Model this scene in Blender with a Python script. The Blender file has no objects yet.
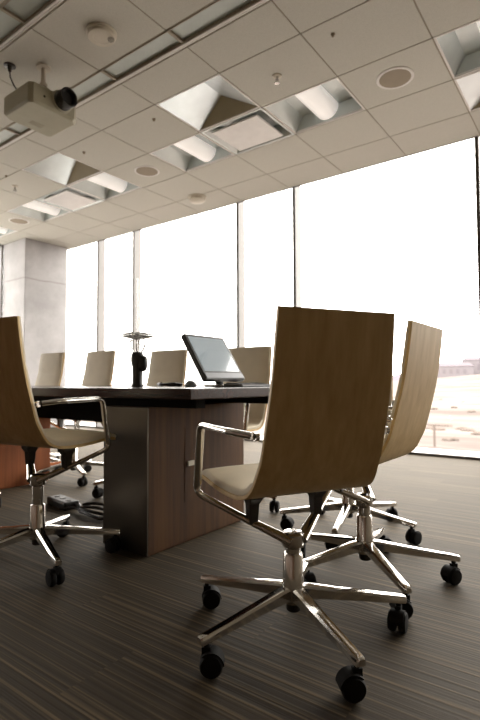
import bpy, bmesh, math, random
from mathutils import Vector, Matrix
random.seed(7)
PI = math.pi
scene = bpy.context.scene
COL = scene.collection

# ------------------------------------------------------------------ materials
def new_mat(name):
    m = bpy.data.materials.new(name); m.use_nodes = True
    nt = m.node_tree; b = nt.nodes['Principled BSDF']
    return m, nt, b
def srgb(r, g, b):
    f = lambda c: ((c/255.)/12.92 if c/255. <= .04045 else ((c/255.+.055)/1.055)**2.4)
    return (f(r), f(g), f(b), 1)
def plain(name, col, rough=.5, metal=0., spec=.5, coat=0.):
    m, nt, b = new_mat(name)
    b.inputs['Roughness'].default_value = rough
    b.inputs['Metallic'].default_value = metal
    b.inputs['Specular IOR Level'].default_value = spec
    b.inputs['Coat Weight'].default_value = coat
    # a faint procedural unevenness of the surface colour
    tc = nt.nodes.new('ShaderNodeTexCoord'); n = nt.nodes.new('ShaderNodeTexNoise')
    n.inputs['Scale'].default_value = 9.; n.inputs['Detail'].default_value = 3
    r = nt.nodes.new('ShaderNodeValToRGB')
    c = Vector(col[:3])
    r.color_ramp.elements[0].position = .3; r.color_ramp.elements[1].position = .7
    r.color_ramp.elements[0].color = (*(c*.95), 1); r.color_ramp.elements[1].color = (*[min(1, k*1.04) for k in c], 1)
    nt.links.new(tc.outputs['Object'], n.inputs['Vector']); nt.links.new(n.outputs['Fac'], r.inputs['Fac'])
    nt.links.new(r.outputs['Color'], b.inputs['Base Color'])
    return m
def math_node(nt, op, a, b=None, c=None):
    n = nt.nodes.new('ShaderNodeMath'); n.operation = op
    for i, v in enumerate((a, b, c)):
        if v is None: continue
        if isinstance(v, (int, float)): n.inputs[i].default_value = v
        else: nt.links.new(v, n.inputs[i])
    return n.outputs[0]
def wood(name, c1, c2, axis='z', rough=.45, scale=1., coat=0., spec=.5):
    m, nt, b = new_mat(name)
    tc = nt.nodes.new('ShaderNodeTexCoord'); mp = nt.nodes.new('ShaderNodeMapping')
    s = {'z': (38, 38, 1.6), 'x': (1.6, 38, 38), 'y': (38, 1.6, 38)}[axis]
    mp.inputs['Scale'].default_value = [k*scale for k in s]
    n = nt.nodes.new('ShaderNodeTexNoise'); n.inputs['Scale'].default_value = 1.; n.inputs['Detail'].default_value = 6; n.inputs['Roughness'].default_value = .62
    mp2 = nt.nodes.new('ShaderNodeMapping'); mp2.inputs['Scale'].default_value = [k*.16*scale for k in s]
    n2 = nt.nodes.new('ShaderNodeTexNoise'); n2.inputs['Scale'].default_value = 1.; n2.inputs['Detail'].default_value = 3; n2.inputs['Distortion'].default_value = .6
    nt.links.new(tc.outputs['Object'], mp.inputs['Vector']); nt.links.new(mp.outputs[0], n.inputs['Vector'])
    nt.links.new(tc.outputs['Object'], mp2.inputs['Vector']); nt.links.new(mp2.outputs[0], n2.inputs['Vector'])
    mix = math_node(nt, 'ADD', math_node(nt, 'MULTIPLY', n.outputs['Fac'], .6), math_node(nt, 'MULTIPLY', n2.outputs['Fac'], .4))
    r = nt.nodes.new('ShaderNodeValToRGB'); r.color_ramp.elements[0].position = .36; r.color_ramp.elements[1].position = .64
    r.color_ramp.elements[0].color = c1; r.color_ramp.elements[1].color = c2
    nt.links.new(mix, r.inputs['Fac']); nt.links.new(r.outputs['Color'], b.inputs['Base Color'])
    b.inputs['Roughness'].default_value = rough; b.inputs['Coat Weight'].default_value = coat; b.inputs['Coat Roughness'].default_value = .12
    b.inputs['Specular IOR Level'].default_value = spec
    return m
def brushed(name, col, rough=.32, stretch=(2, 2, 220)):
    m, nt, b = new_mat(name)
    tc = nt.nodes.new('ShaderNodeTexCoord'); mp = nt.nodes.new('ShaderNodeMapping'); mp.inputs['Scale'].default_value = stretch
    n = nt.nodes.new('ShaderNodeTexNoise'); n.inputs['Scale'].default_value = 1.; n.inputs['Detail'].default_value = 4
    nt.links.new(tc.outputs['Object'], mp.inputs['Vector']); nt.links.new(mp.outputs[0], n.inputs['Vector'])
    r = nt.nodes.new('ShaderNodeMapRange'); r.inputs['To Min'].default_value = rough-.08; r.inputs['To Max'].default_value = rough+.1
    nt.links.new(n.outputs['Fac'], r.inputs['Value']); nt.links.new(r.outputs[0], b.inputs['Roughness'])
    b.inputs['Base Color'].default_value = col; b.inputs['Metallic'].default_value = 1
    return m
def carpet_mat():
    m, nt, b = new_mat('striped carpet')
    L = nt.links.new
    tc = nt.nodes.new('ShaderNodeTexCoord'); sp = nt.nodes.new('ShaderNodeSeparateXYZ'); L(tc.outputs['Object'], sp.inputs[0])
    x, y = sp.outputs[0], sp.outputs[1]
    row = math_node(nt, 'FLOOR', math_node(nt, 'DIVIDE', y, .25))
    off = math_node(nt, 'FRACT', math_node(nt, 'MULTIPLY', row, .377))
    colm = math_node(nt, 'FLOOR', math_node(nt, 'ADD', x, off))
    pid = math_node(nt, 'ADD', math_node(nt, 'MULTIPLY', row, 17.13), math_node(nt, 'MULTIPLY', colm, 5.71))
    cx = nt.nodes.new('ShaderNodeCombineXYZ')
    L(math_node(nt, 'MULTIPLY', x, .7), cx.inputs[0]); L(math_node(nt, 'MULTIPLY', y, 95.), cx.inputs[1]); L(pid, cx.inputs[2])
    n1 = nt.nodes.new('ShaderNodeTexNoise'); n1.inputs['Scale'].default_value = 1.; n1.inputs['Detail'].default_value = 1.
    L(cx.outputs[0], n1.inputs['Vector'])
    r1 = nt.nodes.new('ShaderNodeValToRGB'); e = r1.color_ramp.elements
    e[0].position = .34; e[0].color = srgb(38, 30, 20); e[1].position = .74; e[1].color = srgb(102, 86, 63)
    k = r1.color_ramp.elements.new(.55); k.color = srgb(52, 42, 29)
    L(n1.outputs['Fac'], r1.inputs['Fac'])
    wn = nt.nodes.new('ShaderNodeTexWhiteNoise'); wn.noise_dimensions = '1D'; L(pid, wn.inputs['W'])
    var = nt.nodes.new('ShaderNodeMapRange'); var.inputs['To Min'].default_value = .88; var.inputs['To Max'].default_value = 1.12
    L(wn.outputs['Value'], var.inputs['Value'])
    n2 = nt.nodes.new('ShaderNodeTexNoise'); n2.inputs['Scale'].default_value = 420.; L(tc.outputs['Object'], n2.inputs['Vector'])
    v2 = nt.nodes.new('ShaderNodeMapRange'); v2.inputs['To Min'].default_value = .7; v2.inputs['To Max'].default_value = 1.3
    L(n2.outputs['Fac'], v2.inputs['Value'])
    mul = nt.nodes.new('ShaderNodeVectorMath'); mul.operation = 'SCALE'; L(r1.outputs['Color'], mul.inputs[0]); L(math_node(nt, 'MULTIPLY', var.outputs[0], v2.outputs[0]), mul.inputs['Scale'])
    L(mul.outputs[0], b.inputs['Base Color'])
    b.inputs['Roughness'].default_value = .7; b.inputs['Specular IOR Level'].default_value = .32
    b.inputs['Specular Tint'].default_value = (1, .86, .66, 1); b.inputs['Sheen Weight'].default_value = .06; b.inputs['Sheen Tint'].default_value = (1, .88, .7, 1); b.inputs['Sheen Roughness'].default_value = .5
    bp = nt.nodes.new('ShaderNodeBump'); bp.inputs['Strength'].default_value = .5; bp.inputs['Distance'].default_value = .003
    L(n1.outputs['Fac'], bp.inputs['Height']); L(bp.outputs[0], b.inputs['Normal'])
    return m
def concrete_mat():
    m, nt, b = new_mat('board marked concrete'); L = nt.links.new
    tc = nt.nodes.new('ShaderNodeTexCoord')
    n = nt.nodes.new('ShaderNodeTexNoise'); n.inputs['Scale'].default_value = 2.2; n.inputs['Detail'].default_value = 9; n.inputs['Roughness'].default_value = .65
    L(tc.outputs['Object'], n.inputs['Vector'])
    r = nt.nodes.new('ShaderNodeValToRGB'); r.color_ramp.elements[0].position = .3; r.color_ramp.elements[1].position = .72
    r.color_ramp.elements[0].color = srgb(158, 156, 157); r.color_ramp.elements[1].color = srgb(188, 186, 187)
    L(n.outputs['Fac'], r.inputs['Fac'])
    sp = nt.nodes.new('ShaderNodeSeparateXYZ'); L(tc.outputs['Object'], sp.inputs[0])
    # horizontal pour joint of the formwork
    n3 = nt.nodes.new('ShaderNodeTexNoise'); n3.inputs['Scale'].default_value = 3.; L(tc.outputs['Object'], n3.inputs['Vector'])
    z = math_node(nt, 'ADD', sp.outputs[2], math_node(nt, 'MULTIPLY', n3.outputs['Fac'], .04))
    d = math_node(nt, 'LESS_THAN', math_node(nt, 'ABSOLUTE', math_node(nt, 'SUBTRACT', z, 2.62)), .012)
    mx = nt.nodes.new('ShaderNodeMix'); mx.data_type = 'RGBA'
    L(math_node(nt, 'MULTIPLY', d, .45), mx.inputs['Factor']); L(r.outputs['Color'], mx.inputs[6]); mx.inputs[7].default_value = srgb(120, 112, 106)
    L(mx.outputs[2], b.inputs['Base Color']); b.inputs['Roughness'].default_value = .85
    bp = nt.nodes.new('ShaderNodeBump'); bp.inputs['Strength'].default_value = .2; bp.inputs['Distance'].default_value = .01
    L(n.outputs['Fac'], bp.inputs['Height']); L(bp.outputs[0], b.inputs['Normal'])
    return m
def sand_mat():
    m, nt, b = new_mat('dry sandy ground'); L = nt.links.new
    tc = nt.nodes.new('ShaderNodeTexCoord'); mp = nt.nodes.new('ShaderNodeMapping'); mp.inputs['Scale'].default_value = (.035, .11, .1)
    L(tc.outputs['Object'], mp.inputs['Vector'])
    n = nt.nodes.new('ShaderNodeTexNoise'); n.inputs['Scale'].default_value = 1.; n.inputs['Detail'].default_value = 8; n.inputs['Roughness'].default_value = .6
    L(mp.outputs[0], n.inputs['Vector'])
    r = nt.nodes.new('ShaderNodeValToRGB'); e = r.color_ramp.elements
    e[0].position = .36; e[0].color = SAND[0]; e[1].position = .66; e[1].color = SAND[2]
    k = e.new(.48); k.color = SAND[1]
    L(n.outputs['Fac'], r.inputs['Fac']); L(r.outputs['Color'], b.inputs['Base Color']); b.inputs['Roughness'].default_value = 1.; b.inputs['Specular IOR Level'].default_value = 0
    return m
def glass_mat():
    m, nt, b = new_mat('window glass'); L = nt.links.new
    nt.nodes.remove(b)
    out = [n for n in nt.nodes if n.type == 'OUTPUT_MATERIAL'][0]
    t = nt.nodes.new('ShaderNodeBsdfTransparent'); t.inputs[0].default_value = (.97, .965, .96, 1)
    g = nt.nodes.new('ShaderNodeBsdfGlossy'); g.inputs['Roughness'].default_value = .02
    f = nt.nodes.new('ShaderNodeFresnel'); f.inputs['IOR'].default_value = 1.3
    mx = nt.nodes.new('ShaderNodeMixShader'); geo = nt.nodes.new('ShaderNodeNewGeometry'); L(math_node(nt, 'MULTIPLY', f.outputs[0], math_node(nt, 'SUBTRACT', 1., geo.outputs['Backfacing'])), mx.inputs[0]); L(t.outputs[0], mx.inputs[1]); L(g.outputs[0], mx.inputs[2]); L(mx.outputs[0], out.inputs[0])
    return m
def tile_mat():
    m, nt, b = new_mat('mineral fibre ceiling tile'); L = nt.links.new
    tc = nt.nodes.new('ShaderNodeTexCoord')
    n = nt.nodes.new('ShaderNodeTexNoise'); n.inputs['Scale'].default_value = 160.; n.inputs['Detail'].default_value = 2; L(tc.outputs['Object'], n.inputs['Vector'])
    r = nt.nodes.new('ShaderNodeValToRGB'); r.color_ramp.elements[0].position = .35; r.color_ramp.elements[1].position = .6
    r.color_ramp.elements[0].color = srgb(195, 193, 184); r.color_ramp.elements[1].color = srgb(203, 201, 192)
    L(n.outputs['Fac'], r.inputs['Fac']); L(r.outputs['Color'], b.inputs['Base Color']); b.inputs['Roughness'].default_value = .85; b.inputs['Specular IOR Level'].default_value = .2
    return m

SAND = [(.118, .10, .093, 1), (.165, .143, .133, 1), (.195, .172, .162, 1)]
M = {}
M['carpet'] = carpet_mat()
M['tile'] = tile_mat()
M['grid'] = plain('ceiling grid paint', srgb(150, 141, 124), .6)
M['void'] = plain('dark ceiling void', srgb(40, 36, 30), .9)
M['wall'] = plain('painted wall', srgb(110, 100, 86), .8)
M['wallwood'] = wood('dark wall panelling', srgb(70, 50, 34), srgb(96, 70, 48), 'z')
M['concrete'] = concrete_mat()
M['glass'] = glass_mat()
M['mullion'] = plain('painted aluminium mullion', srgb(134, 131, 129), .5)
M['gasket_and_shade'] = plain('dark glazing gasket', srgb(62, 54, 46), .6)  # also the shade tone of mullion fronts and window head
M['white_trim'] = plain('white coated metal', srgb(225, 222, 218), .4)
M['tray'] = plain('satin white enamel', srgb(204, 210, 208), .25, .35)
M['barrel'] = plain('white lamp cover', srgb(240, 238, 234), .32, .0, .8, .4)
e_ = M['barrel'].node_tree.nodes['Principled BSDF']; e_.inputs['Emission Color'].default_value = (1, .95, .9, 1); e_.inputs['Emission Strength'].default_value = .35
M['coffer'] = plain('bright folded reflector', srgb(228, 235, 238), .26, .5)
M['coffer_end_shade'] = plain('shade toned end panel', srgb(148, 136, 108), .6)  # shade on the folded ends put into their colour
M['plaque'] = plain('white diffuser plate', srgb(226, 224, 222), .35, .1)
M['slotlens'] = plain('grey translucent lens', srgb(168, 174, 168), .3, .1)
M['grille'] = plain('speaker grille', srgb(150, 138, 120), .7)
M['plastic_white'] = plain('off white plastic', srgb(205, 198, 182), .45)
M['proj'] = plain('warm grey projector casing', srgb(168, 164, 142), .5)
M['black'] = plain('black plastic', srgb(26, 24, 22), .4)
M['rubber'] = plain('black rubber', srgb(16, 14, 12), .75, 0, .25)
M['darkgrey'] = plain('dark grey plastic', srgb(58, 54, 48), .4)
M['chrome'] = plain('polished chrome', (.72, .70, .67, 1), .10, 1.)
M['chrome_dull'] = plain('satin chrome', (.5, .48, .45, 1), .25, 1.)
M['steel'] = brushed('brushed stainless steel', (.12, .104, .084, 1), .38)
M['oak'] = wood('light walnut veneer shell', srgb(190, 158, 106), srgb(214, 184, 130), 'z', .55, 1., 0., .25)
M['walnut'] = wood('walnut veneer', srgb(64, 42, 24), srgb(98, 67, 39), 'z', .55, .8, 0., .22)
M['walnut_red'] = wood('reddish walnut veneer', srgb(120, 66, 34), srgb(152, 88, 48), 'z', .55, .8, 0., .22)
M['tabletop'] = wood('dark polished table veneer', srgb(34, 17, 11), srgb(50, 27, 19), 'x', .22, .8, .0, .25)
M['beam'] = plain('black steel beam', srgb(20, 17, 14), .85, 0, .15)
M['leather'] = plain('cream leather', srgb(214, 202, 178), .6, 0, .25)
M['screen'] = plain('glossy lcd glass', srgb(70, 76, 80), .10, .0, .9, 1.)
e_ = M['screen'].node_tree.nodes['Principled BSDF']; e_.inputs['Emission Color'].default_value = (.82, .92, .95, 1); e_.inputs['Emission Strength'].default_value = .36
M['bezel'] = plain('dark graphite bezel', srgb(44, 42, 42), .35)
M['silver_plastic'] = plain('grey silver plastic', srgb(120, 122, 126), .35, .3)
M['paper'] = plain('white paper', srgb(238, 236, 232), .7)
M['clear'] = plain('pale clear plastic', srgb(220, 220, 218), .1, 0, .8)
M['clear'].node_tree.nodes['Principled BSDF'].inputs['Transmission Weight'].default_value = .75
M['sand'] = sand_mat()
M['hill'] = plain('haze tinted hillside', (.135, .116, .135, 1), 1., 0, 0)  # distance haze put into the hill colours
M['hill_far'] = plain('haze faded far hillside', (.17, .158, .17, 1), 1., 0, 0)
M['shrub'] = plain('dry scrub', (.135, .112, .10, 1), 1., 0, 0)
M['bldg'] = plain('haze tinted distant wall', (.168, .152, .162, 1), 1., 0, 0)  # haze put into the wall and roof colours too
M['bldg2'] = plain('haze tinted distant roof', (.14, .124, .136, 1), 1., 0, 0)

# ------------------------------------------------------------------ mesh helpers
class MB:
    def __init__(s): s.bm = bmesh.new()
    def box(s, x0, x1, y0, y1, z0, z1, mat=None):
        vs = [s.bm.verts.new((x, y, z)) for z in (z0, z1) for y in (y0, y1) for x in (x0, x1)]
        for f in ((0, 2, 3, 1), (4, 5, 7, 6), (0, 1, 5, 4), (2, 6, 7, 3), (0, 4, 6, 2), (1, 3, 7, 5)):
            s.bm.faces.new([vs[i] for i in f])
        if mat is not None:
            for v in vs: v.co = mat @ v.co
        return vs
    def quad(s, *p):
        s.bm.faces.new([s.bm.verts.new(q) for q in p])
    def rings(s, rings, cap=True, closed=True):
        R = [[s.bm.verts.new(p) for p in r] for r in rings]
        n = len(R[0])
        for a, b in zip(R, R[1:]):
            for i in range(n if closed else n-1):
                j = (i+1) % n
                s.bm.faces.new((a[i], a[j], b[j], b[i]))
        if cap:
            s.bm.faces.new(R[0][::-1]); s.bm.faces.new(R[-1])
        return R
    def lathe(s, prof, seg=32, mat=None, cap=True):
        rr = []
        for r, z in prof:
            ring = []
            for k in range(seg):
                a = 2*PI*k/seg; p = Vector((r*math.cos(a), r*math.sin(a), z))
                ring.append(mat @ p if mat is not None else p)
            rr.append(ring)
        s.rings(rr, cap)
    def tube(s, pts, ra, rb=None, seg=12, up=Vector((0, 0, 1))):
        rb = rb or ra
        P = [Vector(p) for p in pts]; rr = []
        for i, p in enumerate(P):
            t = (P[min(i+1, len(P)-1)]-P[max(i-1, 0)]).normalized()
            side = t.cross(up)
            if side.length < 1e-3: side = Vector((1, 0, 0))
            side.normalize(); v = side.cross(t).normalized()
            A = ra[i] if isinstance(ra, (list, tuple)) else ra
            B = rb[i] if isinstance(rb, (list, tuple)) else rb
            rr.append([p+side*A*math.cos(2*PI*k/seg)+v*B*math.sin(2*PI*k/seg) for k in range(seg)])
        s.rings(rr)
    def build(s, name, mat, parent=None, smooth=35, bevel=0, loc=None, seg=2):
        bmesh.ops.recalc_face_normals(s.bm, faces=s.bm.faces[:])
        me = bpy.data.meshes.new(name); s.bm.to_mesh(me); s.bm.free()
        me.materials.append(mat)
        o = bpy.data.objects.new(name, me); COL.objects.link(o)
        if smooth:
            me.shade_smooth(); me.set_sharp_from_angle(angle=math.radians(smooth))
        if bevel:
            b = o.modifiers.new('bevel', 'BEVEL'); b.width = bevel; b.segments = seg; b.limit_method = 'ANGLE'; b.angle_limit = math.radians(50)
            b.harden_normals = False
        if parent is not None: o.parent = parent
        if loc is not None: o.location = loc
        return o
def round_path(pts, r, n=6):
    """polyline with rounded corners"""
    P = [Vector(p) for p in pts]; out = [P[0]]
    for i in range(1, len(P)-1):
        a = (P[i-1]-P[i]); b = (P[i+1]-P[i]); d = min(r, a.length*.45, b.length*.45)
        A = P[i]+a.normalized()*d; B = P[i]+b.normalized()*d
        for k in range(n+1):
            t = k/n; out.append(A*(1-t)**2+P[i]*2*t*(1-t)+B*t*t)
    out.append(P[-1]); return out
def tag(o, label, cat, group=None, kind=None):
    if label: o['label'] = label
    if cat: o['category'] = cat
    if group: o['group'] = group
    if kind: o['kind'] = kind
    return o
def thing(name, label, cat, loc=(0, 0, 0), rz=0., group=None):
    o = bpy.data.objects.new(name, None); COL.objects.link(o)
    o.empty_display_size = .1
    o.location = loc; o.rotation_euler = (0, 0, rz)
    return tag(o, label, cat, group)
def struct(o, label=None):
    o['kind'] = 'structure'
    if label: o['label'] = label
    return o
def copy_tree(o, parent=None):
    c = o.copy(); COL.objects.link(c)
    if parent is not None: c.parent = parent
    for ch in list(o.children): copy_tree(ch, c)
    return c

# ------------------------------------------------------------------ room dimensions
HC = 3.29                       # ceiling height
YW = 5.375                       # inner face of the long window wall
XL, XR, YB = -8.65, 2.6, -2.3   # left glazing, right wall, rear wall
X0, Y0, TA, TB = -3.163, 2.383, .74925, .61525
TOP = 3.75

# floor
mb = MB(); mb.box(XL-.1, XR+.1, YB-.1, YW+.02, -.12, 0)
struct(mb.build('floor', M['carpet'], smooth=0))
# walls
mb = MB(); mb.box(XR, XR+.12, YB-.1, YW+.1, 0, TOP); struct(mb.build('wall_right', M['wall'], smooth=0))
mb = MB(); mb.box(XL-.1, XR, YB-.12, YB, 0, TOP); struct(mb.build('wall_back', M['wallwood'], smooth=0))
# lintels above the glazing close off the ceiling void
mb = MB(); mb.box(XL-.1, XR, YW+.001, YW+.03, HC+.004, TOP); struct(mb.build('wall_front', M['void'], smooth=0))
mb = MB(); mb.box(XL-.2, XL-.02, YB, YW+.2, HC+.0, TOP); struct(mb.build('wall_left', M['void'], smooth=0))

# ------------------------------------------------------------------ ceiling
ys = [YB, -1.54, -.92, -.30, .33, .95, 1.575, 1.81, 2.395, 2.615]+[Y0+TB*k for k in (1, 2, 3, 4)]+[YW]
SLOT_ROWS = {6, 8}
xs = [X0+TA*k for k in range(-8, 9)]
xs = [x for x in xs if XL+.02 < x < XR-.02]
xs = [XL]+xs+[XR]
def cell_x(i): return X0+TA*i
holes = set()
LIGHTS = [(i, 2) for i in (-7, -5, -3, -1, 1, 3)]
COFFERS = [(0, 1), (-3, 1), (3, 3)]
PLAQUES = [(0, 2), (-4, 2)]
for c in LIGHTS+COFFERS+PLAQUES: holes.add((round(cell_x(c[0]), 3), round(Y0+TB*c[1], 3)))
tiles = MB(); grid = MB()
g = .006
for a in range(len(xs)-1):
    for b in range(len(ys)-1):
        if b in SLOT_ROWS: continue
        if (round(xs[a], 3), round(ys[b], 3)) in holes: continue
        x0_, x1_, y0_, y1_ = xs[a]+g, xs[a+1]-g, ys[b]+g, ys[b+1]-g
        tiles.box(x0_, x1_, y0_, y1_, HC, HC+.018)
tiles.box(XL-.1, XR+.1, YB-.1, YW+.1, TOP, TOP+.1)
struct(tiles.build('ceiling', M['tile'], smooth=0))
for x in xs: grid.box(x-.012, x+.012, YB, YW, HC+.004, HC+.03)
for k, y in enumerate(ys):
    grid.box(XL, XR, y-.012, y+(.012 if y < YW-.1 else 0), HC+.004, HC+.03)
struct(grid.build('trim_1', M['grid'], smooth=0), 'suspended ceiling grid bars')
# thin dark strip along the glazing head, standing for the shaded gap there
mb = MB(); mb.box(XL, XR, YW+.001, YW+.012, HC-.003, HC+.018); mb.box(XL-.05, XL+.01, YB, YW, HC-.010, HC)
struct(mb.build('trim_2', M['gasket_and_shade'], smooth=0), 'dark strip for the shaded gap at the window head')

# recessed linear slots
def linear_slot(y0, y1, label):
    t = thing('linear_ceiling_slot', label, 'ceiling slot', ((XL+XR)/2, (y0+y1)/2, HC), 0, 'long recessed slots in the ceiling')
    ox, oy = (XL+XR)/2, (y0+y1)/2
    m = MB()
    h = (y1-y0)/2
    m.box(XL-ox, XR-ox, -h+.012, -h+.02, 0, .085); m.box(XL-ox, XR-ox, h-.05, h-.042, 0, .085)
    m.box(XL-ox, XR-ox, -h+.0, h-.0, .085, .1)
    for x in [X0+TA*k for k in range(-6, 8, 2)]: m.box(x-ox-.004, x-ox+.004, -h+.02, h-.05, .018, .085)
    m.build('housing', M['grid'], t, smooth=0)
    m = MB()
    for a in range(len(xs)-1): m.box(xs[a]-ox+.006, xs[a+1]-ox-.006, -h+.02, h-.05, .022, .027)
    m.build('lens_panel', M['slotlens'], t, smooth=0)
    m = MB(); m.box(XL-ox, XR-ox, h-.042, h-.026, -.006, .05); m.box(XL-ox, XR-ox, h-.018, h-.010, -.002, .05)
    m.build('metal_flange', M['white_trim'], t, smooth=0)
linear_slot(2.395, 2.615, 'long recessed slot with grey lens between smoke detector tile and windows')
linear_slot(1.575, 1.81, 'long recessed grey slot crossing the top left corner above the projector')

# recessed luminaire with a half round lamp cover
def make_light():
    t = thing('recessed_ceiling_light', '', 'ceiling light')
    a, b = TA/2-.006, TB/2-.006
    D = .14
    def ring(ix, iy, z): return [(-ix, -iy, z), (ix, -iy, z), (ix, iy, z), (-ix, iy, z)]
    m = MB(); m.rings([ring(a, b, 0), ring(a-.014, b-.014, 0), ring(a-.014, b-.014, .02), ring(a, b, .02), ring(a, b, 0)], cap=False)
    m.build('frame', M['white_trim'], t, smooth=0)
    m = MB()
    m.rings([ring(a-.012, b-.012, .004), ring(a-.10, b-.03, D), ring(a-.08, b-.02, D+.008), ring(a-.0, b-.0, .012), ring(a-.012, b-.012, .004)], cap=False)
    m.quad((-a+.10, -b+.03, D), (a-.10, -b+.03, D), (a-.10, b-.03, D), (-a+.10, b-.03, D))
    m.build('reflector_tray', M['tray'], t, smooth=0)
    m = MB(); rr = []; n = 18; R = .115
    for y in (-b+.032, b-.032):
        rr.append([(-R*math.cos(PI*k/n), y, D-.004-.118*math.sin(PI*k/n)**.85) for k in range(n+1)])
    m.rings(rr, cap=True, closed=True)
    m.build('lamp_cover', M['barrel'], t, smooth=50)
    return t
lp = make_light()
llabels = {-7: 'recessed light at far left ceiling edge above the concrete column', -5: 'recessed light left of the second square air diffuser, towards the column',
           -3: 'recessed light with rounded cover right of the second square air diffuser', -1: 'recessed light with rounded cover left of the large square air diffuser',
           1: 'recessed light with rounded cover right of the large square air diffuser', 3: 'recessed light in the top right corner of the view'}
for n_, (i, j) in enumerate(LIGHTS):
    o = lp if n_ == 0 else copy_tree(lp)
    o.location = (cell_x(i)+TA/2, Y0+TB*j+TB/2, HC); o['label'] = llabels[i]; o['group'] = 'recessed lights in a row along the windows'
# folded reflector coffers
def make_coffer():
    t = thing('ceiling_coffer', '', 'ceiling recess')
    a, b = TA/2-.006, TB/2-.006
    m = MB()
    def ring(ix, iy, z): return [(-ix, -iy, z), (ix, -iy, z), (ix, iy, z), (-ix, iy, z)]
    m.rings([ring(a, b, 0), ring(a-.014, b-.014, 0), ring(a-.014, b-.014, .02), ring(a, b, .02), ring(a, b, 0)], cap=False)
    m.build('frame', M['white_trim'], t, smooth=0)
    m = MB(); a -= .012; b -= .012; z = .19; yr = .19
    p = [(-a, -b, .004), (a, -b, .004), (a, b, .004), (-a, b, .004)]; q = [(0, -yr, z), (0, yr, z)]
    m.quad(p[0], p[3], q[1], q[0]); m.quad(p[1], p[2], q[1], q[0])
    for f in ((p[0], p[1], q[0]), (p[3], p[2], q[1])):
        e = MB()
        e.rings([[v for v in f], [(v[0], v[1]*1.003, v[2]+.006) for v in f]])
        e.build('end_panel', M['coffer_end_shade'], t, smooth=0)
    bmesh.ops.remove_doubles(m.bm, verts=m.bm.verts[:], dist=1e-5)
    o = m.build('folded_reflector', M['coffer'], t, smooth=0)
    s = o.modifiers.new('solid', 'SOLIDIFY'); s.thickness = .006; s.offset = 1
    return t
cp = make_coffer()
clabels = {0: 'hipped bright recess in the ceiling just before the large square air diffuser', -3: 'hipped recess in the ceiling before the left light group, nearer the column',
           3: 'bright hipped recess at the right edge of the ceiling beside the windows'}
for n_, (i, j) in enumerate(COFFERS):
    o = cp if n_ == 0 else copy_tree(cp)
    o.location = (cell_x(i)+TA/2, Y0+TB*j+TB/2, HC); o['label'] = clabels[i]; o['group'] = 'hipped bright recesses in the ceiling'
# plaque air diffusers
def make_plaque():
    t = thing('air_diffuser', '', 'air diffuser')
    a, b = TA/2-.006, TB/2-.006
    def ring(ix, iy, z): return [(-ix, -iy, z), (ix, -iy, z), (ix, iy, z), (-ix, iy, z)]
    m = MB(); m.rings([ring(a, b, 0), ring(a-.02, b-.02, -.0), ring(a-.09, b-.075, .075), ring(a-.09, b-.075, .12), ring(a-.08, b-.065, .12), ring(a, b, .012), ring(a, b, 0)], cap=False)
    m.box(-a+.09, a-.09, -b+.075, b-.075, .12, .125)
    m.build('cone', M['tray'], t, smooth=0)
    m = MB(); m.rings([ring(a-.105, b-.075, .012), ring(a-.095, b-.065, -.004), ring(a-.10, b-.07, -.012), ring(.05, .04, -.016)], cap=True)
    m.build('face_plate', M['plaque'], t, smooth=20)
    return t
pp_ = make_plaque()
for n_, (i, j) in enumerate(PLAQUES):
    o = pp_ if n_ == 0 else copy_tree(pp_)
    o.location = (cell_x(i)+TA/2, Y0+TB*j+TB/2, HC); o['group'] = 'square air diffusers in the ceiling'
    o['label'] = 'large square white air diffuser in the ceiling nearest the tall windows' if i == 0 else 'square white air diffuser in the left light group, farther from the viewer'
# ceiling speakers
def make_speaker():
    t = thing('ceiling_speaker', '', 'ceiling speaker')
    m = MB(); m.lathe([(.150, 0), (.150, -.004), (.142, -.008), (.126, -.006), (.126, 0)], 40); m.build('rim', M['white_trim'], t)
    m = MB(); m.lathe([(.126, -.001), (.126, -.0065), (.06, -.010), (.002, -.011)], 40); m.build('grille', M['grille'], t)
    return t
sp_ = make_speaker()
for n_, (x, y, l) in enumerate([(-1.293, 3.917, 'round tan ceiling speaker nearest the viewer, right of the rounded lights'), (-4.249, 3.912, 'round tan ceiling speaker between the two light groups'),
                                (-7.16, 3.957, 'round tan ceiling speaker farthest left, in front of the column')]):
    o = sp_ if n_ == 0 else copy_tree(sp_)
    o.location = (x, y, HC); o['label'] = l; o['group'] = 'round speakers set in the ceiling tiles'
# sprinklers
def make_sprinkler():
    t = thing('sprinkler_head', '', 'sprinkler')
    m = MB(); m.lathe([(.038, 0), (.036, -.006), (.018, -.012), (.014, -.012), (.014, 0)], 24); m.build('escutcheon', M['plastic_white'], t)
    m = MB(); m.lathe([(.010, -.005), (.010, -.03), (.006, -.034), (.005, -.055)], 16)
    for s in (-1, 1): m.tube([(s*.011, 0, -.025), (s*.016, 0, -.042), (s*.004, 0, -.062)], .003, seg=8)
    m.lathe([(.004, -.058), (.022, -.060), (.022, -.063), (.004, -.064)], 16)
    m.build('spray_nozzle', M['chrome_dull'], t)
    return t
sk = make_sprinkler()
for n_, (x, y, l) in enumerate([(-2.058, 3.31, 'small chrome sprinkler head above the right rounded light'), (-5.915, 3.209, 'small sprinkler head in the ceiling above the concrete column, far left')]):
    o = sk if n_ == 0 else copy_tree(sk)
    o.location = (x, y, HC); o['label'] = l; o['group'] = 'sprinkler heads in the ceiling'
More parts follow.
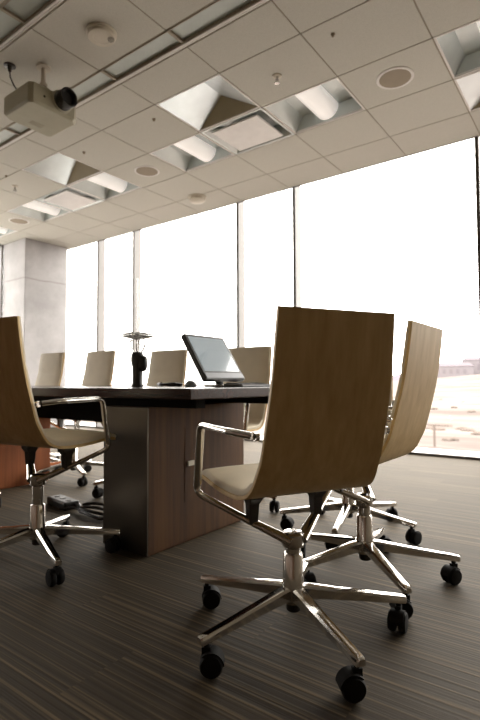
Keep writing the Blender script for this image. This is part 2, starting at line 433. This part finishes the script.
# little round sensors
def make_sensor():
    m = MB(); m.lathe([(.016, 0), (.016, -.005), (.011, -.010), (.010, -.020), (.004, -.024)], 20)
    return m.build('ceiling_sensor', M['grille'])
ss = make_sensor()
for n_, (x, y, l) in enumerate([(-1.478, 3.142, 'tiny dark sensor on the ceiling tile left of the round speaker, top right'), (-3.342, 3.163, 'tiny sensor on the tile left of the large bright recess'),
                                (-4.437, 3.172, 'tiny sensor on the tile right of the second bright recess'), (-5.70, 2.98, 'tiny sensor on the far left tile near the sprinkler head')]):
    o = ss if n_ == 0 else ss.copy()
    if n_: COL.objects.link(o)
    o.location = (x, y, HC); tag(o, l, 'sensor', 'tiny sensors on the ceiling tiles')
# detectors
t = thing('smoke_detector', 'round white smoke detector with glossy bulb on the tile beside the projector', 'smoke detector', (-2.80, 2.137, HC))
m = MB(); m.lathe([(.108, 0), (.108, -.012), (.100, -.018), (.002, -.018)], 40); m.build('base', M['plastic_white'], t)
m = MB(); m.lathe([(.100, -.014), (.100, -.030), (.092, -.040), (.06, -.043), (.058, -.041), (.002, -.041)], 40); m.build('cover', M['plastic_white'], t)
m = MB(); m.lathe([(.024, -.040), (.024, -.052), (.018, -.062), (.008, -.068), (.001, -.069)], 24, Matrix.Translation((.050, .045, .003))); m.build('bulb', M['clear'], t)
t = thing('smoke_detector', 'round white smoke detector close to the head of the tall windows', 'smoke detector', (-4.318, 4.88, HC))
m = MB(); m.lathe([(.125, 0), (.125, -.014), (.116, -.02), (.002, -.02)], 40); m.build('base', M['plastic_white'], t)
m = MB(); m.lathe([(.112, -.016), (.108, -.05), (.09, -.066), (.04, -.074), (.001, -.075)], 40); m.build('cover', M['plastic_white'], t)

# ------------------------------------------------------------------ projector
t = thing('projector', 'grey box projector with big black lens hanging from the ceiling on a short pole', 'projector', (-3.64, 2.185, 2.945))
m = MB(); bx0, bx1, by0, by1 = -.21, .21, -.22, .22
outline = [(bx1, by0+.03), (bx1, by1-.05), (bx1-.05, by1), (bx0+.03, by1), (bx0, by1-.03), (bx0, by0+.06), (bx0+.035, by0), (bx1-.03, by0)]
def shrink(o_, k): return [(x*k, y*k) for x, y in o_]
m.rings([[(x, y, 0) for x, y in shrink(outline, .94)], [(x, y, .018) for x, y in outline], [(x, y, .145) for x, y in outline], [(x, y, .165) for x, y in shrink(outline, .95)]])
m.build('casing', M['proj'], t, smooth=20, bevel=.006)
m = MB(); T = Matrix.Translation((bx1-.02, .05, .108)) @ Matrix.Rotation(PI/2, 4, 'Y')
m.lathe([(.076, 0), (.076, .05), (.070, .055), (.070, .075), (.074, .08), (.074, .13), (.062, .13), (.055, .09), (.002, .085)], 36, T); m.build('lens', M['black'], t)
m = MB(); m.lathe([(.088, 0), (.088, .028), (.080, .034), (.070, .034)], 36, T); m.build('lens_ring', M['proj'], t)
m = MB()
for k in range(8): m.box(-.12, -.05, -.04+k*.014, -.036+k*.014, -.001, .004)
m.build('vent', M['grille'], t, smooth=0)
m = MB(); m.lathe([(.009, -.002), (.009, .003)], 14, Matrix.Translation((bx1+.001, -.10, .08)) @ Matrix.Rotation(PI/2, 4, 'Y')); m.build('sensor_window', M['black'], t)
m = MB()
m.lathe([(.055, .332), (.055, .345)], 28, Matrix.Translation((.16, -.08, 0)))
m.lathe([(.018, .20), (.018, .335)], 20, Matrix.Translation((.16, -.08, 0)))
m.lathe([(.03, .185), (.03, .205)], 20, Matrix.Translation((.16, -.08, 0)))
for a, b in (((.16, -.08), (.15, -.02)), ((.16, -.08), (.05, -.05)), ((.16, -.08), (.1, .1))):
    m.tube([(a[0], a[1], .195), ((a[0]+b[0])/2, (a[1]+b[1])/2, .19), (b[0], b[1], .15)], .008, .012, seg=8)
m.build('ceiling_mount', M['plastic_white'], t)
m = MB(); m.lathe([(.045, 0), (.045, -.006), (.03, -.010), (.002, -.010)], 24, Matrix.Translation((-3.675, 1.935, HC)))
m.lathe([(.016, -.01), (.014, -.045), (.008, -.05)], 14, Matrix.Translation((-3.675, 1.935, HC)))
pts = [(-3.675, 1.935, HC-.045), (-3.675, 1.94, HC-.09), (-3.675, 1.965, HC-.135), (-3.672, 1.99, HC-.165), (-3.67, 2.01, HC-.178)]
m.tube(pts, .006, seg=8)
tag(m.build('power_cable', M['darkgrey']), 'short dark cable dropping from a ceiling plate to the back of the projector', 'cable')

# ------------------------------------------------------------------ glazing
def glazing_y(idx, x0, x1, dark=False):
    """one bay of the long window wall: mullion on its left, pane, sill rail"""
    m = MB()
    m.box(x0-.026, x0, YW-.008, YW+.14, 0, HC+.10)
    m.box(x0, x1-.026, YW+.03, YW+.12, -.02, .012)
    f = m.build('window_%d' % idx, M['mullion'], smooth=0); struct(f)
    m = MB(); m.box(x0-.034, x0+.003, YW-.014, YW-.008, 0, HC-.012)  # dark cap over the mullion front, its shade put into colour
    m.box(x0, x1-.026, YW-.008, YW+.03, .0, .026)
    m.build('gasket_and_shade', M['gasket_and_shade'], f, smooth=0)
    m = MB(); m.box(x0+.004, x1-.030, YW+.012, YW+.018, .02, HC-.008); m.build('glass', M['glass'], f, smooth=0)
mull = [-8.58, -7.057, -6.124, -3.985, -3.082, -.936, -.015, 2.1, 2.60]
for k in range(len(mull)-1): glazing_y(k+1, mull[k], mull[k+1])
def glazing_x(idx, y0, y1):
    m = MB()
    m.box(XL-.135, XL+.02, y1, y1+.038, 0, HC-.028)
    m.box(XL-.12, XL-.06, y0+.038, y1, 0, .035); m.box(XL-.12, XL-.06, y0+.038, y1, HC-.012, HC-.002)
    f = m.build('window_%d' % idx, M['mullion'], smooth=0); struct(f)
    m = MB(); m.box(XL-.096, XL-.09, y0+.04, y1, .03, HC-.004); m.build('glass', M['glass'], f, smooth=0)
my = [-.55, 1.55, 2.5, 4.45, 5.32]
mb = MB(); mb.box(XL-.2, XL-.02, YB, -.55, 0, HC); struct(mb.build('wall_left', M['wall'], smooth=0))  # unseen solid stretch, added to cut light from the left side
for k in range(len(my)-1): glazing_x(20+k, my[k], my[k+1])

# concrete column in the corner
m = MB(); m.box(-8.632, -7.895, 4.485, 5.31, 0, HC)
o = m.build('concrete_column', M['concrete'], smooth=0, bevel=.012); tag(o, 'square bare concrete column in the far left corner by the windows', 'column')

# ------------------------------------------------------------------ conference table
TZ = .765
t = thing('conference_table', 'long dark polished conference table on walnut and steel pedestals', 'table', (-3.75, 1.93, 0))
ox, oy = -3.75, 1.93
m = MB(); m.box(-6.2-ox, -1.30-ox, 1.43-oy, 2.38-oy, TZ-.045, TZ); m.build('tabletop', M['tabletop'], t, smooth=0, bevel=.004)
m = MB()
for a, b in ((-3.6, -1.975), (-5.54, -3.905)): m.box(a-ox+.001, b-ox-.001, 1.86-oy, 1.96-oy, .555, TZ-.054)
m.box(-6.1-ox, -1.42-ox, 1.60-oy, 1.66-oy, TZ-.09, TZ-.052); m.box(-6.1-ox, -1.42-ox, 2.16-oy, 2.22-oy, TZ-.09, TZ-.052)
m.build('support_beam', M['beam'], t, smooth=0)
for k, (a, b) in enumerate(((-1.975, -1.665), (-3.905, -3.60), (-5.85, -5.54))):
    m = MB(); m.box(a-ox, b-ox, 1.552-oy, 2.285-oy, .012, TZ-.091); m.box(a-ox+.012, b-ox-.012, 1.56-oy, 2.27-oy, 0, .012)
    p = m.build('pedestal', M['walnut'] if k == 0 else M['walnut_red'], t, smooth=0, bevel=.002)
    m = MB(); m.box(a-ox-.001, b-ox-.001, 1.544-oy, 1.552-oy, .008, TZ-.091); m.build('steel_panel', M['steel'], p, smooth=0)
    m = MB(); m.box(b-ox, b-ox+.002, 1.79-oy, 2.21-oy, .20, .565); m.build('access_door', M['walnut'] if k == 0 else M['walnut_red'], p, smooth=0, bevel=.002)
    m = MB(); m.box(b-ox+.004, b-ox+.012, 1.805-oy, 1.85-oy, .375, .40); q = m.build('door_pull', M['plastic_white'], p, smooth=0, bevel=.002)

# ------------------------------------------------------------------ office chairs
PROF = [(-.270, .982), (-.266, .94), (-.261, .90), (-.254, .85), (-.246, .80), (-.236, .75), (-.224, .70), (-.211, .65), (-.197, .60), (-.184, .56), (-.166, .525),
        (-.150, .495), (-.130, .472), (-.105, .456), (-.075, .447), (-.03, .443), (.03, .443), (.09, .446), (.15, .451), (.20, .456), (.232, .456), (.245, .450)]
def half_w(i):
    z = PROF[i]
    if i < 9: return .207+.009*i/9
    return min(.235, .216+.019*(i-9)/8)
def prof_normals():
    N = []
    for i in range(len(PROF)):
        a = Vector(PROF[max(i-1, 0)]); b = Vector(PROF[min(i+1, len(PROF)-1)]); d = (b-a).normalized()
        N.append(Vector((-d.y, d.x)))         # towards the sitter
    return N
NR = prof_normals()
def ribbon(t0, t1s, inset, crown=0.):
    """solid that follows the shell curve from offset t0 to offset t1"""
    m = MB(); rr = []
    for i, (y, z) in enumerate(PROF):
        w = half_w(i)-inset; n = NR[i]; t1 = t1s[i]
        def P(x, t): return (x, y+n.x*t, z+n.y*t)
        r = min(.012, (t1-t0)*.45)
        sec = [P(-w, t0), P(-w, t1-r), P(-w+r*.3, t1-r*.3), P(-w+r, t1)]
        for k in (-.6, -.2, .2, .6): sec.append(P(w*k, t1+crown*(1-k*k)))
        sec += [P(w-r, t1), P(w-r*.3, t1-r*.3), P(w, t1-r), P(w, t0)]
        for k in (.5, 0, -.5): sec.append(P(w*k, t0))
        rr.append(sec)
    m.rings(rr); return m
def resample(n):
    """refine PROF with a smooth curve"""
    global PROF, NR
    P = [Vector(p) for p in PROF]; out = []
    for i in range(len(P)-1):
        p0, p1, p2, p3 = P[max(i-1, 0)], P[i], P[i+1], P[min(i+2, len(P)-1)]
        for k in range(n):
            s = k/n
            out.append(tuple(.5*((2*p1)+(p2-p0)*s+(2*p0-5*p1+4*p2-p3)*s*s+(3*p1-p0-3*p2+p3)*s**3)))
    out.append(tuple(P[-1])); return out
_old = PROF; PROF = resample(2)
def half_w(i):
    k = i/2.
    return .189+.012*k/9 if k < 9 else min(.228, .201+.027*(k-9)/8)
NR = prof_normals()
def make_chair():
    t = thing('office_chair', '', 'chair')
    n = len(PROF)
    ribbon(0., [.012]*n, 0.).build('shell', M['oak'], t, smooth=40)
    th = []
    for i, (y, z) in enumerate(PROF):
        v = .023 if y < -.15 else .032
        if i < 2: v = .020
        if i > n-4: v = .026
        th.append(v)
    seam = min(range(n), key=lambda i: abs(PROF[i][1]-.80)+(0 if PROF[i][0] < -.15 else 9))
    th[seam] = .019
    seam2 = min(range(n), key=lambda i: abs(PROF[i][1]-.50)+(0 if PROF[i][0] < -.1 else 9))
    th[seam2] = .021
    ribbon(.0125, th, .004, .006).build('upholstery', M['leather'], t, smooth=50)
    for s in (-1, 1):
        m = MB()
        pth = round_path([(s*.222, -.175, .640), (s*.262, -.120, .648), (s*.268, .115, .650), (s*.268, .158, .425), (s*.14, .0685, .3525), (s*.018, -.018, .288)], .026, 6)
        ra = [.014+.010*max(0, 1-abs(p.x)/.16) if p.z < .42 else .014 for p in pth]
        m.tube(pth, ra, [.0105+.005*max(0, 1-abs(p.x)/.16) if p.z < .42 else .0105 for p in pth], seg=14)
        m.lathe([(.012, -.006), (.012, .006)], 12, Matrix.Translation((s*.217, -.19, .638)) @ Matrix.Rotation(PI/2, 4, 'Y'))
        m.build('armrest', M['chrome'], t, smooth=60)
    for q in (-1, 1):
        m = MB(); qx, qy = q*.118, .052
        m.rings([[(qx-.014, qy-.016, .338), (qx+.014, qy-.016, .338), (qx+.014, qy+.016, .338), (qx-.014, qy+.016, .338)],
                 [(qx-.017, qy-.020, .40), (qx+.017, qy-.020, .40), (qx+.017, qy+.020, .40), (qx-.017, qy+.020, .40)],
                 [(qx-.022, qy-.034, .418), (qx+.022, qy-.034, .418), (qx+.022, qy+.034, .418), (qx-.022, qy+.034, .418)],
                 [(qx-.022, qy-.034, .446), (qx+.022, qy-.034, .446), (qx+.022, qy+.034, .446), (qx-.022, qy+.034, .446)]])
        m.build('seat_mount', M['darkgrey'], t, smooth=0, bevel=.003)
    m = MB(); m.lathe([(.034, .10), (.037, .115), (.037, .150), (.033, .165), (.031, .245), (.028, .25), (.010, .25)], 28)
    m.build('column', M['chrome'], t)
    m = MB(); m.lathe([(.024, .15), (.024, .262), (.034, .268), (.035, .275), (.035, .306), (.029, .312), (.010, .313)], 28)
    m.build('support_collar', M['chrome'], t)
    m = MB(); m.lathe([(.02, .072), (.023, .075), (.023, .12)], 20); m.build('gas_cylinder', M['black'], t)
    leg = None
    for k in range(5):
        if leg is None:
            m = MB(); rr = []
            for x, w, z0, z1 in ((.018, .020, .112, .152), (.06, .019, .112, .148), (.16, .017, .104, .133), (.26, .0155, .094, .119), (.335, .0145, .087, .109), (.357, .0135, .085, .106), (.362, .010, .088, .103)):
                rr.append([(x, -w, z0), (x, -w, z1-.007), (x, -w*.72, z1), (x, 0, z1+.001), (x, w*.72, z1), (x, w, z1-.007), (x, w, z0), (x, 0, z0-.001)])
            m.rings(rr); leg = m.build('leg', M['chrome'], t, smooth=30); L0 = leg
            m = MB(); m.lathe([(.008, .045), (.008, .092)], 12, Matrix.Translation((0, 0, 0)))
            for s in (-1, 1):
                T = Matrix.Translation((-.014, s*.004, .0315)) @ Matrix.Rotation(-s*PI/2, 4, 'X')
                m.lathe([(.022, 0), (.0295, .002), (.0315, .006), (.0315, .017), (.028, .023), (.012, .025), (.002, .025)], 26, T)
            hood = []
            for s in (-.022, .022):
                hood.append([(-.014+.035*math.cos(PI*q/12*.75+.75), s, .0315+.035*math.sin(PI*q/12*.75+.75)) for q in range(13)]+[(-.014+.0325*math.cos(PI*q/12*.75+.75), s, .0315+.0325*math.sin(PI*q/12*.75+.75)) for q in range(12, -1, -1)])
            m.rings(hood)
            m.box(-.012, .012, -.009, .009, .055, .075)
            c = m.build('caster', M['rubber'], leg, smooth=40); c.location = (.338, 0, 0)
        else:
            leg = L0.copy(); COL.objects.link(leg); c = L0.children[0].copy(); COL.objects.link(c); c.parent = leg
        leg.rotation_euler = (0, 0, 2*PI*k/5)
    return t
UPPER = ('shell', 'upholstery', 'armrest', 'seat_mount', 'support_collar')
chair0 = make_chair(); used = [False]
def place_chair(x, y, heading, base, dz, label, swivel=None, group=None):
    """heading: compass-like, degrees clockwise from +y that the sitter faces"""
    o = chair0 if not used[0] else copy_tree(chair0)
    first = not used[0]
    used[0] = True
    rz = -math.radians(heading)
    o.location = (x, y, 0); o.rotation_euler = (0, 0, rz); o['label'] = label
    if group: o['group'] = group
    k = 0
    for ch in o.children:
        nm = ch.name.split('.')[0]
        if nm in UPPER: ch.location.z = dz
        elif nm == 'leg':
            ch.rotation_euler = (0, 0, math.radians(base+72*k)-rz)
            ch.children[0].rotation_euler = (0, 0, (swivel[k] if swivel else random.uniform(-2.5, 2.5)))
            k += 1
    return o
CH = [
 (-.802, 1.364, -60, 40, .004, 'wood backed office chair in the foreground seen from behind, its whole back panel in view', [1.0, .4, .7, -.7, 1.3], 'chairs at the right end of the table'),
 (-.79, 1.915, -89, 27, .02, 'wood backed office chair right of the foreground one, seen nearly edge on', [.6, 2.0, -1., -.4, 1.5], 'chairs at the right end of the table'),
 (-2.045, 1.24, -9, 53, .068, 'wood backed office chair cut by the left edge of the view, near side of table', None, 'chairs on the near side of the table'),
 (-3.05, 1.25, 8, 24, .03, 'office chair at the far left near side, only its black caster in view', None, 'chairs on the near side of the table'),
 (-1.10, 2.45, 172, 68, .04, 'far side office chair mostly hidden behind the foreground chair back', None, 'chairs on the far side of the table'),
 (-1.95, 2.47, 180, 10, .045, 'cream office chair across the table behind the tilted screen', None, 'chairs on the far side of the table'),
 (-2.70, 2.46, 180, 33, .055, 'cream office chair across the table between black camera and tilted screen', None, 'chairs on the far side of the table'),
 (-3.51, 2.44, 181, 50, .08, 'cream office chair across the table, second from the concrete column', None, 'chairs on the far side of the table'),
 (-4.24, 2.44, 180, 20, .09, 'cream office chair across the table in front of the concrete column', None, 'chairs on the far side of the table'),
]
for c in CH: place_chair(*c)

# ------------------------------------------------------------------ things on the table
# touch monitor: screen runs along +y, faces +x, leans back
ty = 1.85; W = .33; H = .285; tilt = math.radians(33)
mx, my_ = -1.575, ty+W/2
t = thing('touch_monitor', 'black framed touch screen monitor tilted far back on the table', 'monitor', (mx-.02, my_, TZ), math.radians(0))
R = Matrix.Translation((.02, 0, .040)) @ Matrix.Rotation(-tilt, 4, 'Y')
m = MB(); m.box(-.030, 0, -W/2, W/2, 0, H, R); m.build('bezel', M['bezel'], t, smooth=0, bevel=.006)
m = MB(); m.box(0, .0015, -W/2+.02, W/2-.02, .05, H-.018, R); m.build('screen', M['screen'], t, smooth=0)
m = MB(); m.box(0, .004, -W/2+.006, W/2-.006, .006, .038, R); m.build('control_strip', M['silver_plastic'], t, smooth=0, bevel=.002)
m = MB(); m.box(-.08, .06, -.07, .07, 0, .012); m.build('foot', M['chrome_dull'], t, smooth=0, bevel=.005)
m = MB(); m.tube([(-.03, 0, .008), (-.035, 0, .05), (-.06, 0, .12)], .025, .018, seg=14); m.build('stand_neck', M['black'], t)
# keyboard
t = thing('keyboard', 'slim black keyboard on the table right of the monitor foot', 'keyboard', (-1.42, 2.0, TZ), math.radians(94))
m = MB(); m.rings([[(-.15, -.055, 0), (.15, -.055, 0), (.15, .055, 0), (-.15, .055, 0)], [(-.15, -.055, .010), (.15, -.055, .010), (.15, .055, .018), (-.15, .055, .018)]])
m.build('body', M['black'], t, smooth=0, bevel=.003)
m = MB()
for r_ in range(5):
    for c_ in range(14):
        x = -.137+c_*.0197; y = -.043+r_*.0187; z = .0105+(y+.055)*.073
        m.box(x, x+.0165, y, y+.0155, z, z+.005)
m.build('keys', M['darkgrey'], t, smooth=0)
# sheets of paper
m = MB(); m.box(-.148, .148, -.095, .095, 0, .008); o = m.build('paper_sheets', M['paper'], smooth=0, loc=(-1.50, 2.28-.06+.0, TZ)); o.rotation_euler = (0, 0, .06)
o.location = (-1.49, 2.265, TZ)
tag(o, 'white sheets of paper on the table behind the black keyboard', 'paper')
# coiled cable and small remote left of the monitor
m = MB(); pts = []
for k in range(70):
    a = k*.42; r = .045+.010*math.sin(k*.7); pts.append((r*math.cos(a)*1.3, r*math.sin(a), .006+.010*(k/70.)+.006*(1+math.sin(k*1.3))/2))
m.tube(pts, .005, seg=8); o = m.build('coiled_cable', M['black'], loc=(-1.78, 1.80, TZ)); tag(o, 'coil of thin black cable on the table left of the monitor', 'cable')
t = thing('computer_mouse', 'small dark mouse on the table just left of the monitor foot', 'mouse', (-1.68, 1.85, TZ), .6)
m = MB(); m.rings([[(x*k, y*k, z) for x, y in [(.03*math.cos(2*PI*q/20), .052*math.sin(2*PI*q/20)) for q in range(20)]] for k, z in ((.9, 0), (1, .006), (.95, .018), (.75, .028), (.4, .034), (.05, .036))]); m.build('shell', M['silver_plastic'], t, smooth=60)
m = MB(); m.lathe([(.006, -.003), (.006, .003)], 14, Matrix.Translation((0, .025, .030)) @ Matrix.Rotation(PI/2, 4, 'Y')); m.build('scroll_wheel', M['black'], t)
# conference camera
cx, cy = -2.13, 1.895
t = thing('conference_camera', 'black upright conference camera with a glass crown and shiny disc on top', 'conference camera', (cx, cy, TZ))
m = MB(); m.lathe([(.034, 0), (.036, .004), (.034, .012), (.030, .02), (.030, .115), (.034, .125), (.038, .15), (.038, .178), (.033, .19), (.028, .198), (.002, .20)], 32); m.build('body', M['black'], t, smooth=50)
m = MB(); T = Matrix.Translation((.03, .01, .13))
m.lathe([(.001, -.045), (.018, -.040), (.028, -.025), (.030, 0), (.030, .03), (.022, .045), (.001, .05)], 24, T); m.build('side_pod', M['black'], t, smooth=60)
m = MB()
for k in range(6):
    a = 2*PI*k/6+.2; pts = []
    for q in range(9):
        u = q/8.; r = .022+.026*math.sin(PI*u*.75); pts.append((r*math.cos(a), r*math.sin(a), .195+.075*u))
    m.tube(pts, .0035, seg=6)
m.build('glass_crown', M['chrome_dull'], t, smooth=60)
m = MB(); m.lathe([(.080, .283), (.092, .288), (.092, .300), (.078, .306), (.03, .306), (.028, .29), (.03, .272), (.045, .275), (.080, .283)], 40, cap=False); m.build('mirror_disc', M['clear'], t, smooth=50)
m = MB()
for k in range(5):
    a = 2*PI*k/5; m.lathe([(.010, 0), (.014, .006), (.010, .013), (.002, .014)], 12, Matrix.Translation((.056*math.cos(a), .056*math.sin(a), .297)))
m.build('lens_ring', M['darkgrey'], t, smooth=50)

# cables on the carpet beneath the table
random.seed(3)
m = MB()
for s in range(4):
    pts = []
    x, y = -2.72+.04*s, 1.80+.035*s
    for k in range(26):
        u = k/25.; pts.append((x+.42*u+.02*math.sin(9*u+s), y+.02*u+.03*math.sin(6*u+s*1.7), .012+.008*s+.012*abs(math.sin(7*u+s))))
    m.tube(pts, .010, seg=8)
o = m.build('floor_cables', M['black']); tag(o, 'tangle of black cables lying on the carpet under the table', 'cable')
t = thing('power_block', 'flat black power block at the end of the floor cables under the table', 'power block', (-2.80, 1.87, 0), -.15)
m = MB(); m.box(-.13, .13, -.05, .05, 0, .05); m.build('casing', M['black'], t, smooth=0, bevel=.01)
m = MB()
for k in range(3): m.lathe([(.018, .05), (.018, .053), (.002, .053)], 16, Matrix.Translation((-.08+.08*k, 0, 0)))
m.build('socket', M['darkgrey'], t)

# ------------------------------------------------------------------ outside
m = MB(); m.box(XL-3, XR+3, YW+.20, YW+.75, -.25, -.02); m.box(XL-3, XL-.2, YB-3, YW+.2, -.25, -.02)
struct(m.build('trim_3', M['white_trim'], smooth=0), 'white outer ledge below the windows')
def rise(x, y):
    d = math.hypot(x, y); az = math.degrees(math.atan2(x, y))
    k = min(1, max(0, (az+30)/22.))
    u = min(1, max(0, (d-110)/260.))
    return -5+(11.5*u*u*(3-2*u))*k+.25*math.sin(x*.07)*math.cos(y*.09)
m = MB(); bm = m.bm; rings_ = []
rad = [4, 8, 14, 22, 32, 45, 60, 80, 100, 130, 160, 200, 240, 290, 340, 400, 480, 600, 900, 1600]
for r_ in rad:
    rings_.append([bm.verts.new((r_*math.sin(a), r_*math.cos(a), rise(r_*math.sin(a), r_*math.cos(a)))) for a in [math.radians(-120+2.5*k) for k in range(81)]])
for a, b in zip(rings_, rings_[1:]):
    for k in range(80): bm.faces.new((a[k], a[k+1], b[k+1], b[k]))
struct(m.build('ground', M['sand'], smooth=60), 'dry sandy ground outside')
def ridge(name, dist, az0, az1, heights, mat, label, cat):
    m = MB(); n = 60; rr = []
    for layer in range(5):
        ring = []
        for k in range(n+1):
            u = k/n; az = math.radians(az0+(az1-az0)*u)
            x = u*(len(heights)-1); i = min(int(x), len(heights)-2); h = heights[i]+(heights[i+1]-heights[i])*(x-i)
            h += .04*h*math.sin(k*1.9)+.03*h*math.sin(k*.83)
            d = dist*(1+.10*layer); z = (-8, .8*h, h, .75*h, -8)[layer]
            ring.append((d*math.sin(az), d*math.cos(az), z))
        rr.append(ring)
    m.rings(rr, cap=False, closed=False)
    return tag(m.build(name, mat, smooth=60), label, cat)
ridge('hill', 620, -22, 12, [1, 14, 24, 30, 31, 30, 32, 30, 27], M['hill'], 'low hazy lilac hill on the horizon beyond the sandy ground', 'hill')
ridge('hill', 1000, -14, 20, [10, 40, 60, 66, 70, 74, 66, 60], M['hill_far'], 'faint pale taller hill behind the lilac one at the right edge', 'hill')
def far_building(x, y, w, d, h, rz, label):
    t = thing('distant_building', label, 'building', (x, y, rise(x, y)), rz, 'distant low buildings on the horizon')
    m = MB(); m.box(-w/2, w/2, -d/2, d/2, 0, h); wl = m.build('wall', M['bldg'], t, smooth=0)
    m = MB(); m.rings([[(-w/2-.5, -d/2-.5, h), (w/2+.5, -d/2-.5, h), (w/2+.5, d/2+.5, h), (-w/2-.5, d/2+.5, h)], [(-w/2+3, -.2, h+3), (w/2-3, -.2, h+3), (w/2-3, .2, h+3), (-w/2+3, .2, h+3)]]); m.build('roof', M['bldg2'], t, smooth=0)
    m = MB()
    for k in range(int(w//5)): m.box(-w/2+1.5+5*k, -w/2+4+5*k, -d/2-.1, -d/2, h*.35, h*.75)
    m.build('window', M['bldg2'], t, smooth=0)
def az_xy(px, d):   # a heading in degrees and a distance
    a = math.radians(px); return d*math.sin(a), d*math.cos(a)
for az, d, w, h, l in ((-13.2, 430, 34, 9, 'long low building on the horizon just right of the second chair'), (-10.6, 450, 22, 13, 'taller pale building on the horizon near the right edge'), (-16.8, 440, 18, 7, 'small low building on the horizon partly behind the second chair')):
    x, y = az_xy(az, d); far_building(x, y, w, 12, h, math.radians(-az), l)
random.seed(11)
proto = None
k_ = 0
for az, d in ((-15.3, 66), (-14.6, 64), (-13.6, 70), (-12.2, 66), (-11.5, 64), (-14.9, 105), (-12.9, 112), (-11.2, 98), (-10.7, 60), (-13.3, 52), (-15.9, 88), (-12.0, 140), (-14.2, 150)):
    if proto is None:
        m = MB()
        for q in range(16):
            a = random.uniform(0, 2*PI); r_ = random.uniform(0, .9); s = random.uniform(.25, .5)
            T = Matrix.Translation((r_*math.cos(a), r_*math.sin(a), s*.8)) @ Matrix.Rotation(random.uniform(0, 3), 4, 'X')
            bmesh.ops.create_icosphere(m.bm, subdivisions=2, radius=s, matrix=T)
        for v in m.bm.verts: v.co += Vector([random.uniform(-.06, .06) for _ in range(3)])
        proto = o = m.build('scrub_bush', M['shrub'])
    else:
        o = proto.copy(); COL.objects.link(o)
    x, y = az_xy(az, d); o.location = (x, y, rise(x, y)-.1); o.rotation_euler = (0, 0, az*3); o.scale = (.7, .7, .55)
    tag(o, 'small dry scrub bush on the sandy ground outside', 'bush', 'dry scrub bushes outside')
x, y = az_xy(-14.9, 46)
t = thing('wooden_post', 'thin post with crossbar standing on the sand outside the window', 'post', (x, y, rise(x, y)))
m = MB(); m.lathe([(.10, 0), (.10, 1.9)], 12); m.build('upright', M['shrub'], t)
m = MB(); m.box(-.6, .6, -.06, .06, 1.78, 1.9); m.build('crossbar', M['shrub'], t, smooth=0)

# ------------------------------------------------------------------ light
w = bpy.data.worlds.new('overcast sky'); scene.world = w; w.use_nodes = True
bg = w.node_tree.nodes['Background']; bg.inputs['Color'].default_value = (1., .965, .905, 1); bg.inputs['Strength'].default_value = 9.0
def portal(loc, rot, sx, sy):
    l = bpy.data.lights.new('sky_portal', 'AREA'); l.shape = 'RECTANGLE'; l.size = sx; l.size_y = sy
    l.cycles.is_portal = True
    o = bpy.data.objects.new('sky_portal', l); COL.objects.link(o); o.location = loc; o.rotation_euler = rot
portal(((XL+XR)/2, YW+.16, HC/2), (-PI/2, 0, 0), XR-XL, HC)
portal((XL-.16, (-.55+YW)/2, HC/2), (-PI/2, 0, PI/2), YW+.55, HC)

# ------------------------------------------------------------------ camera
F = 488.2; yaw, pitch, roll = -.6365, .0451, -.0042
cam = bpy.data.cameras.new('camera'); co = bpy.data.objects.new('camera', cam); COL.objects.link(co)
cam.sensor_fit = 'HORIZONTAL'; cam.sensor_width = 24.; cam.lens = 24.*F/480.
cam.clip_end = 4000; cam.clip_start = .02
fw = Vector((math.sin(yaw)*math.cos(pitch), math.cos(yaw)*math.cos(pitch), math.sin(pitch)))
r0 = Vector((math.cos(yaw), -math.sin(yaw), 0)); u0 = r0.cross(fw)
rr_ = r0*math.cos(roll)+u0*math.sin(roll); uu_ = -r0*math.sin(roll)+u0*math.cos(roll)
co.matrix_world = Matrix(((rr_.x, uu_.x, -fw.x, 0), (rr_.y, uu_.y, -fw.y, 0), (rr_.z, uu_.z, -fw.z, .79), (0, 0, 0, 1)))
cam.dof.use_dof = True; cam.dof.focus_distance = 1.55; cam.dof.aperture_fstop = 4.
scene.camera = co
vs = scene.view_settings
vs.view_transform = 'Standard'; vs.look = 'None'; vs.gamma = 1; vs.exposure = 0.; vs.use_curve_mapping = False
